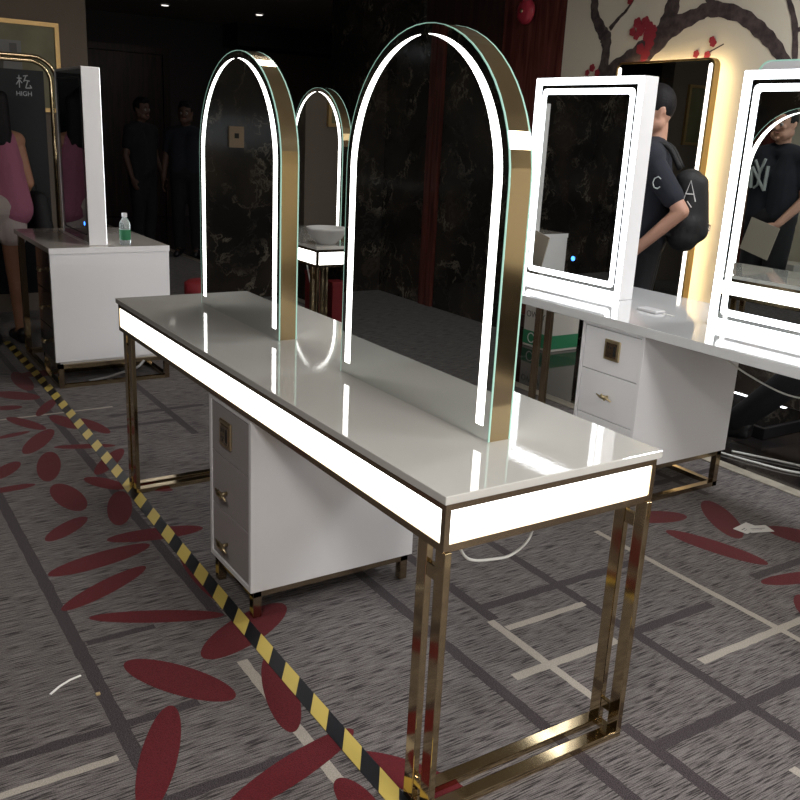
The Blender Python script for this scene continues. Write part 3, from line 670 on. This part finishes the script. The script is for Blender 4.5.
# woman in pink at the left
rzW=math.radians(100)
tW,JW,kW=person('woman with long black hair, pink sleeveless top and pale shorts at the left edge',(-4.93,.03,0),rzW,1.62,
    joints=dict(elR=(.225,-.01,1.12),wrR=(.21,.14,.98)),skin=SKIND,top=PINK,bottom=SHORT,sleeve=0,female=True,hair='long',pants_len=.32,shoes=BLACKM)
t=thing('handbag','black handbag hanging from the arm of the woman in pink','handbag',(-4.93,.03,0),rzW)
blob('bag_body',[((.29,.02,.93),.05,(.29,.20,.93),.05),((.29,-.02,.74),.06,(.29,.24,.74),.06),((.29,.02,.93),.05,(.29,-.02,.74),.06),((.29,.20,.93),.05,(.29,.24,.74),.06)],PACK,t,.012,3)
bm=bmesh.new(); bm_tube(bm,spline([(.29,.03,.96),(.272,.07,1.05),(.262,.13,1.09),(.270,.17,1.05),(.29,.20,.96)],6),.006,6); obj('bag_handle',bm,PACK,t,smooth=True)
bm=bmesh.new(); bm_tube(bm,[(.342,.06,.94),(.352,.08,.90),(.345,.10,.93)],.004,6); obj('buckle',bm,BRASS,t)

# seated person whose leg shows under the white table
t=thing('stool','black stool under the seated person behind the right end of the white table','stool',(-.62,3.05,0))
bm=bmesh.new(); bm_lathe(bm,[(.17,.40),(.18,.42),(.17,.44)],24); obj('seat',bm,BLACKM,t,smooth=True)
for k in range(4):
    a=PI/4+k*PI/2; bm=bmesh.new(); bm_tube(bm,[(.13*math.cos(a),.13*math.sin(a),.405),(.17*math.cos(a),.17*math.sin(a),.001)],.012,8); obj('leg',bm,GOLDD,t)
person('seated person in black trousers, one leg stretched under the right end of the white table',(-.62,3.05,0),math.radians(92),1.74,
    joints=dict(pel=(0,0,.56),hipR=(.09,.03,.54),hipL=(-.09,.03,.54),chest=(0,.04,.86),neck=(0,.06,1.06),shR=(.185,.05,1.01),shL=(-.185,.05,1.01),head=(0,.09,1.235),
      kneeL=(-.12,.46,.49),ankL=(-.13,.78,.13),toeL=(-.13,.93,.045),kneeR=(.13,.42,.50),ankR=(.13,.26,.09),toeR=(.14,.41,.035),
      elL=(-.25,.12,.76),wrL=(-.16,.33,.65),elR=(.25,.12,.76),wrR=(.16,.33,.65)),voxel=.011)
# two far figures in the hallway
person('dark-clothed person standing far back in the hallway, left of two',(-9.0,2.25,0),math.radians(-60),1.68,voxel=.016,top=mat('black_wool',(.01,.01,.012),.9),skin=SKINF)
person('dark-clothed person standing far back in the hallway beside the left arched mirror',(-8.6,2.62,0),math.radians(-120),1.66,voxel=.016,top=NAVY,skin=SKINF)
# ------------------------------------------------------------------ wall and floor things
# plum tree painted on the cream wall
BARK=mat('painted_bark',(.045,.030,.032),.8); ramp_noise(BARK,(.030,.020,.022),(.085,.062,.06),22,.35,.7)
PETAL=mat('painted_blossom',(.24,.018,.030),.8)
t=thing('plum_tree_mural','plum tree mural with dark branches and red blossoms on the cream wall','mural',(0,WY,0))
for br in BRANCHES:
    P=spline([(x,0,z) for x,z,w in br],6) if len(br)>2 else [Vector((x,0,z)) for x,z,w in br]
    W=[w for x,z,w in br]
    n=len(P); wl=[]
    for i in range(n):
        f=i/(n-1)*(len(W)-1); a=int(min(f,len(W)-2)); wl.append(W[a]+(W[a+1]-W[a])*(f-a))
    out=[];inn=[]
    for i,p in enumerate(P):
        d=(P[min(i+1,n-1)]-P[max(i-1,0)]).normalized(); nn=Vector((-d.z,0,d.x))*wl[i]/2*(1+.10*math.sin(i*1.7))
        out.append(((p+nn).x,(p+nn).z)); inn.append(((p-nn).x,(p-nn).z))
    bm=bmesh.new(); bm_ring(bm,out,inn,1,-.0025-.0002*BRANCHES.index(br),-.0001,closed=False); obj('branch',bm,BARK,t)
for i,(x,z,r) in enumerate(FLOWERS):
    pts=[]
    for k in range(30):
        a=2*PI*k/30+i; rr=r*(.78+.22*abs(math.cos(2.5*a))); pts.append((x+rr*math.cos(a),z+rr*math.sin(a)))
    bm=bmesh.new(); bm_prism(bm,pts,1,-.0062-.0002*i,-.0042-.0002*i); obj('blossom',bm,PETAL,t)
# gold mirror with lit edge near the wall
t=thing('gold_framed_mirror','tall gold-framed mirror with glowing vertical edge leaning close to the cream wall','mirror',(GMX,GMY,.02),math.radians(GMR))
w,h=.86,1.96
bm=bmesh.new(); bm_ring(bm, rrect(-w,0,0,h,.05), rrect(-w+.012,-.012,.012,h-.012,.04), 1, 0, .05); obj('frame',bm,mat('satin_gold',(.70,.48,.20),.3,1.),t)
bm=bmesh.new(); bm_prism(bm, rrect(-w+.0125,-.0125,.0125,h-.0125,.04), 1, .006, .012); g=obj('mirror_glass',bm,MIRRORD,t)
for a,b in ((-.048,-.018),(-w+.018,-w+.048)):
    bm=bmesh.new(); bm_prism(bm, rrect(a,b,.05,h-.03,.014,4),1,.0042,.0055); obj('light_strip',bm,LEDW,g)
bm=bmesh.new(); bm_ring(bm, rrect(-w+.035,-.035,.035,h-.035,.04), rrect(-w+.065,-.065,.065,h-.065,.03), 1, .051,.056); obj('halo_strip',bm,HALO,t)
# fire bell
t=thing('fire_bell','round red fire alarm bell on the dark red wood wall','fire bell',(-4.377,WY,2.384))
def yl(prof,m,name,par,cx=0,cz=0,y=0):
    bm=bmesh.new(); bm_lathe(bm,prof,28)
    bmesh.ops.rotate(bm,verts=bm.verts,matrix=Matrix.Rotation(PI/2,3,'X')); bmesh.ops.translate(bm,verts=bm.verts,vec=(cx,y,cz)); return obj(name,bm,m,par,smooth=True)
yl([(.05,.0),(.05,.02)],BLACKM,'mount',t)
yl([(.092,.021),(.094,.03),(.085,.05),(.055,.066),(.02,.072),(.001,.073)],REDBELL,'gong',t)
yl([(.014,.0725),(.014,.080),(.001,.082)],BRASS,'centre_bolt',t)
# sign on the front marble (seen in the left arched mirror)
t=thing('wall_sign','small beige framed sign on the marble wall, seen mirrored in the left arched mirror','sign',(-5.978,-1.535,1.36))
B('board',[(0,.02,-.065,.065,-.085,.085)],mat('beige_sign',(.40,.29,.19),.5),t); B('sign_mark',[(.0201,.022,-.02,.02,-.01,.03)],BLACKM,t)
# picture on the left wall
t=thing('framed_picture','gold-framed picture in grey and olive tones on the brown wall, top left','picture',(-5.999,-.25,2.1))
PIC=mat('picture_print',(.2,.2,.12),.5); ramp_noise(PIC,(.13,.12,.055),(.19,.175,.09),6,.3,.7)
bm=bmesh.new(); bm_ring(bm,[(-.62,-.62),(.965,-.62),(.965,0),(-.62,0)],[(-.59,-.59),(.935,-.59),(.935,-.03),(-.59,-.03)],0,0,.035); obj('frame',bm,mat('frame_gold',(.52,.34,.14),.4,.6),t)
B('print',[(.001,.02,-.589,.934,-.589,-.031)],PIC,t)
B('print_panel',[(.0202,.0225,-.50,.70,-.52,-.14)],mat('picture_grey',(.17,.165,.16),.5),t)
B('seal_mark',[(.0227,.024,.62,.67,-.22,-.16)],mat('seal_dark',(.08,.075,.07),.5),t)
bm=bmesh.new()
for a in ((.42,-.36),(.52,-.30),(.58,-.27),(.56,-.36),(.60,-.38),(.46,-.40)): pass
bm_prism(bm,[(.40,-.40),(.50,-.33),(.58,-.25),(.57,-.34),(.63,-.40)],0,.0227,.024); obj('painted_leaf',bm,mat('leaf_dark',(.05,.045,.03),.5),t)
# gold rod frame with black banner
t=thing('display_frame','gold rod frame with rounded corners holding a glossy black banner, behind the woman','display frame',(-5.35,0,0))
def rod(y0,y1,z1,r,x):
    pts=[(x,y1,.02)]+[(x,y1-r+r*math.cos(a),z1-r+r*math.sin(a)) for a in [PI/2*k/8 for k in range(9)]]+[(x,y0+r-r*math.sin(a),z1-r+r*math.cos(a)) for a in [PI/2*k/8 for k in range(9)]]+[(x,y0,.02)]
    bm=bmesh.new(); bm_tube(bm,pts,.014,10); return obj('rod_frame',bm,GOLD,t,smooth=True)
rod(-.75,DFY,1.80,.13,.0); rod(-.79,DFY+.05,1.83,.15,-.05)
B('base_bar',[(-.2,.2,DFY-.02,DFY+.02,0,.022),(-.2,.2,-.79,-.75,0,.022)],GOLD,t)
BAN=mat("black_glossy_banner",(.008,.009,.011),.30,spec=.15)
b=B('banner',[(-.03,-.022,-.71,DFY-.04,.25,1.74)],BAN,t)
INK=mat('banner_grey_ink',(.42,.44,.46),.5,emit=(.4,.42,.45),es=.0)
def text(body,size,loc,rot,m,par,name='lettering'):
    cu=bpy.data.curves.new(name,'FONT'); cu.body=body; cu.size=size; cu.extrude=.0006; cu.align_x='CENTER'
    o=bpy.data.objects.new(name,cu); C.objects.link(o); dg=bpy.context.evaluated_depsgraph_get(); dg.update()
    me=bpy.data.meshes.new_from_object(o.evaluated_get(dg)); bpy.data.objects.remove(o)
    o=bpy.data.objects.new(name,me); C.objects.link(o); me.materials.clear(); me.materials.append(m); o.parent=par; o.location=loc; o.rotation_euler=rot; return o
XR=(PI/2,0,PI/2)
text('HIGH',.042,(-.0205,.33,1.575),XR,INK,b)
bm=bmesh.new()
def st(a,c,r=.0035): bm_tube(bm,[(-.0205,.33+a[0],1.655+a[1]),(-.0205,.33+c[0],1.655+c[1])],r,5)
for a,c in (((-.04,.03),(-.01,.03)),((-.026,.05),(-.026,-.03)),((-.026,.02),(-.045,-.01)),((-.024,.02),(-.008,.0)),((.0,.045),(.03,.05)),((.02,.05),(.002,.01)),((.004,.02),(.04,.015)),((.03,.02),(.012,-.03)),((.012,-.03),(.045,-.028)),((.04,-.01),(.05,-.03))): st(a,c)
obj('character',bm,INK,b)
# tape on the floor
TP=mat('hazard_tape',(.5,.4,.05),.35)
N,L=nodes(TP); bs=N['Principled BSDF']; tc=N.new('ShaderNodeTexCoord'); sp=N.new('ShaderNodeSeparateXYZ'); L.new(tc.outputs['Object'],sp.inputs[0])
m1=N.new('ShaderNodeMath'); m1.operation='MULTIPLY_ADD'; m1.inputs[1].default_value=TAPESL; L.new(sp.outputs[1],m1.inputs[0]); L.new(sp.outputs[0],m1.inputs[2])
m2=N.new('ShaderNodeMath'); m2.operation='MULTIPLY'; m2.inputs[1].default_value=1/TAPEP; L.new(m1.outputs[0],m2.inputs[0])
m3=N.new('ShaderNodeMath'); m3.operation='FRACT'; m4=N.new('ShaderNodeMath'); m4.operation='ADD'; m4.inputs[1].default_value=100.+TAPEPH; L.new(m2.outputs[0],m4.inputs[0]); L.new(m4.outputs[0],m3.inputs[0])
m5=N.new('ShaderNodeMath'); m5.operation='LESS_THAN'; m5.inputs[1].default_value=.5; L.new(m3.outputs[0],m5.inputs[0])
mx=N.new('ShaderNodeMix'); mx.data_type='RGBA'; L.new(m5.outputs[0],mx.inputs[0]); mx.inputs[6].default_value=(.008,.009,.012,1); mx.inputs[7].default_value=(.52,.40,.10,1); L.new(mx.outputs[2],bs.inputs['Base Color'])
bm=bmesh.new(); n=60; vs=[]
for i in range(n+1):
    x=-5.0+5.35*i/n; yc=TAPEY(x); 
    vs.append([bm.verts.new((x,yc+dy,z)) for dy,z in ((-.024,.001),(.024,.001),(.024,.0022),(-.024,.0022))])
for a,b2 in zip(vs,vs[1:]):
    for k in range(4): bm.faces.new((a[k],a[(k+1)%4],b2[(k+1)%4],b2[k]))
bm.faces.new(vs[0]); bm.faces.new(vs[-1][::-1])
tag(obj('hazard_tape',bm,TP),'black and yellow hazard tape stuck along the carpet beside the foreground vanity','tape')
# small litter
def sliver(pts,w,m,name):
    P=[Vector((x,y,0)) for x,y in pts]; out=[];inn=[]
    for i,p in enumerate(P):
        d=(P[min(i+1,len(P)-1)]-P[max(i-1,0)]).normalized(); q=Vector((-d.y,d.x,0))*w/2; out.append(((p+q).x,(p+q).y)); inn.append(((p-q).x,(p-q).y))
    bm=bmesh.new(); bm_ring(bm,out,inn,2,.001,.003,closed=False); return obj(name,bm,m)
tag(sliver([(-.872,-.596),(-.897,-.566),(-.913,-.535),(-.920,-.506)],.006,mat('bright_paper',(.85,.84,.82),.6),'paper_strip'),'thin curved white paper strip on the carpet, lower left','paper strip')
for i,(x,y,a,lab) in enumerate(((-.685,2.045,.15,'left one of the two white cards lying on the carpet at right'),(-.655,2.080,-.35,'right one of the two overlapping white cards on the carpet at right'))):
    o=B('paper_card',[(-.030,.030,-.052,.052,0,.0012)],PAPER,loc=(x,y,.001+.0016*i)); o.rotation_euler=(0,0,a)
    tag(o,lab,'card','white cards on the carpet')
    B('printed_line',[(-.004,.0,-.035,.03,.0013,.0015),(.008,.010,-.035,.01,.0013,.0015)],DGREY,o)
tag(B('crumb',[(-.005,.005,-.006,.006,0,.006)],mat('crumb_tan',(.4,.3,.15),.7),bevel=.002,loc=(-.812,-.489,.0008)),'tiny tan crumb on the dark carpet line near the paper strip','crumb')
# things on white table
tag(B('tissue_pack',[(-.055,.055,-.03,.03,0,.013)],mat('tissue_plastic',(.62,.62,.64),.25),bevel=.005,loc=(-1.27,1.99,H)),'small white packet lying on the white table between the lighted mirrors','packet')
tag(sliver([(0,0),(.03,.005),(.06,-.004)],.012,PAPER,'paper_scrap'),'small torn paper scrap beside the packet on the white table','paper scrap').location=(-1.21,2.0,H-.0004)
# carton behind table
t=thing('carton','white carton with a green band standing on the marble floor behind the table legs','carton',(-3.60,3.50,0),0)
B('box',[(-.02,.26,-.14,.14,.002,.47)],CARD,t,bevel=.003)
B('green_band',[(-.020,.260,-.1415,-.1403,.02,.12),(.2603,.2615,-.14,.14,.02,.12)],GREEN,t)
text('OWAY',.065,(.10,-.1412,.22),(PI/2,0,0),DGREY,t)
bm=bmesh.new(); bm_ring(bm,[(.07+.038*math.cos(a),.07+.038*math.sin(a)) for a in [2*PI*k/20 for k in range(20)]],[(.07+.031*math.cos(a),.07+.031*math.sin(a)) for a in [2*PI*k/20 for k in range(20)]],1,-.1430,-.1416); obj('round_logo',bm,PAPER,t)
# red things far away
t=thing('stool','round red stool showing just left of the left arched mirror beyond the table edge','stool',(-4.11,1.085,0))
bm=bmesh.new(); bm_lathe(bm,[(.11,.40),(.125,.42),(.125,.49),(.10,.505),(.02,.51)],28); obj('seat',bm,REDPL,t,smooth=True)
for k in range(4):
    a=PI/4+k*PI/2; bm=bmesh.new(); bm_tube(bm,[(.09*math.cos(a),.09*math.sin(a),.41),(.13*math.cos(a),.13*math.sin(a),.001)],.01,8); obj('leg',bm,mat('steel_leg',(.35,.33,.31),.3,1.),t)
def redbox(x,y,w,h,lab):
    t=thing('gift_box',lab,'box',(x,y,0)); B('box',[(-.06,.06,-w/2,w/2,.001,h)],REDPL,t,bevel=.003)
    B('lid',[(-.065,.065,-w/2-.005,w/2+.005,h+.0005,h+.03)],REDPL,t,bevel=.003)
redbox(-4.72,2.19,.085,.40,'tall narrow red box seen beneath the distant glowing vanity table')
redbox(-4.80,2.42,.11,.30,'dark red box right of the tall one beneath the distant vanity')
# cables
def cable(name,pts,lab,r=.004,m=CABLE):
    bm=bmesh.new(); bm_tube(bm,spline(pts,10),r,8); return tag(obj(name,bm,m,smooth=True),lab,'cable')
cable('power_cable',[(-.055,.075,.649),(-.065,.12,.590),(-.10,.22,.55),(-.115,.29,.54),(-.095,.32,.585),(-.10,.335,.649)],'white cable drooping in a loop under the near end of the foreground vanity',.0033)
cable('power_cable',[(-.82,1.82,.738),(-.72,1.95,.64),(-.60,2.05,.58),(-.45,2.10,.60),(-.3,2.12,.66),(-.2,2.12,.738)],'thin white cable sagging below the white table',.0035)
cable('power_cable',[(-1.32,2.78,.007),(-1.15,2.86,.008),(-.98,2.95,.007),(-.88,3.10,.012),(-.93,3.22,.03),(-.80,3.32,.06),(-.62,3.34,.06)],'white cable curling on the black marble floor near the shoe, upper one',.006)
cable('power_cable',[(-1.36,2.70,.007),(-1.18,2.74,.007),(-1.0,2.80,.007),(-.86,2.93,.008),(-.78,3.10,.008)],'white cable lying flat on the black marble floor, lower one',.006)
cable('power_cable',[(-3.68,.55,.132),(-3.66,.50,.10),(-3.75,.42,.05),(-3.80,.36,.02),(-3.82,.27,.006)],'grey cable hanging inside the gold base of the left desk',.007,mat('grey_cable',(.3,.3,.3),.4))
cable('power_cable',[(-3.74,1.62,.645),(-3.72,1.66,.4),(-3.73,1.68,.1),(-3.70,1.70,.01)],'thin pale cable hanging beneath the distant glowing vanity',.005)
# lighted mirror lying behind on the marble floor
t=thing('lighted_mirror','lighted mirror lying on the black marble floor behind the white table','mirror',(-1.62,3.10,.004))
B('casing',[(-.32,.25,0,.5,0,.06)],BLACKM,t,bevel=.003)
g=B('mirror_glass',[(-.30,.23,.02,.48,.0602,.063)],MIRRORK,t)
for a in (.03,.44): B('light_strip',[(-.29,.06,a,a+.03,.0632,.0645)],LEDC,g)
# ------------------------------------------------------------------ light
wd=bpy.data.worlds.new('world'); bpy.context.scene.world=wd; wd.use_nodes=True
bg=wd.node_tree.nodes['Background']; bg.inputs[0].default_value=(.75,.78,.85,1); bg.inputs[1].default_value=.05
ceil_light(3.2,.6,.9,LP[0],(1.,.97,.94),'square ceiling light behind the camera')
ceil_light(1.9,2.6,.7,LP[1],(.93,.96,1.),'square ceiling light over the right-hand aisle')
ceil_light(1.2,-1.6,.7,LP[2],(1.,.95,.9),'added unseen ceiling light left of the camera')  # added lamp, lifts the dim marble and its reflections
ceil_light(-2.6,1.0,.6,LP[3],(1.,.93,.86),'square ceiling light over the aisle between the tables')
ceil_light(-.8,3.0,.4,LP[4],(.97,.98,1.),'added unseen ceiling light brightening the mural wall')  # lamp put in to brighten the mural and wood walls
ceil_light(-8.,4.6,.6,LP[5],(1.,.88,.85),'added unseen ceiling light filling the hallway')  # added fill lamp, lifts the dark hallway background
downlight(-11.3,3.35,'small hallway downlight, left one of two'); downlight(-11.1,4.62,'small hallway downlight, right one of two')
sc=bpy.context.scene; sc.view_settings.view_transform='Standard'; sc.view_settings.look='None'; sc.view_settings.exposure=.15; sc.view_settings.gamma=1
sc.view_settings.use_curve_mapping=False
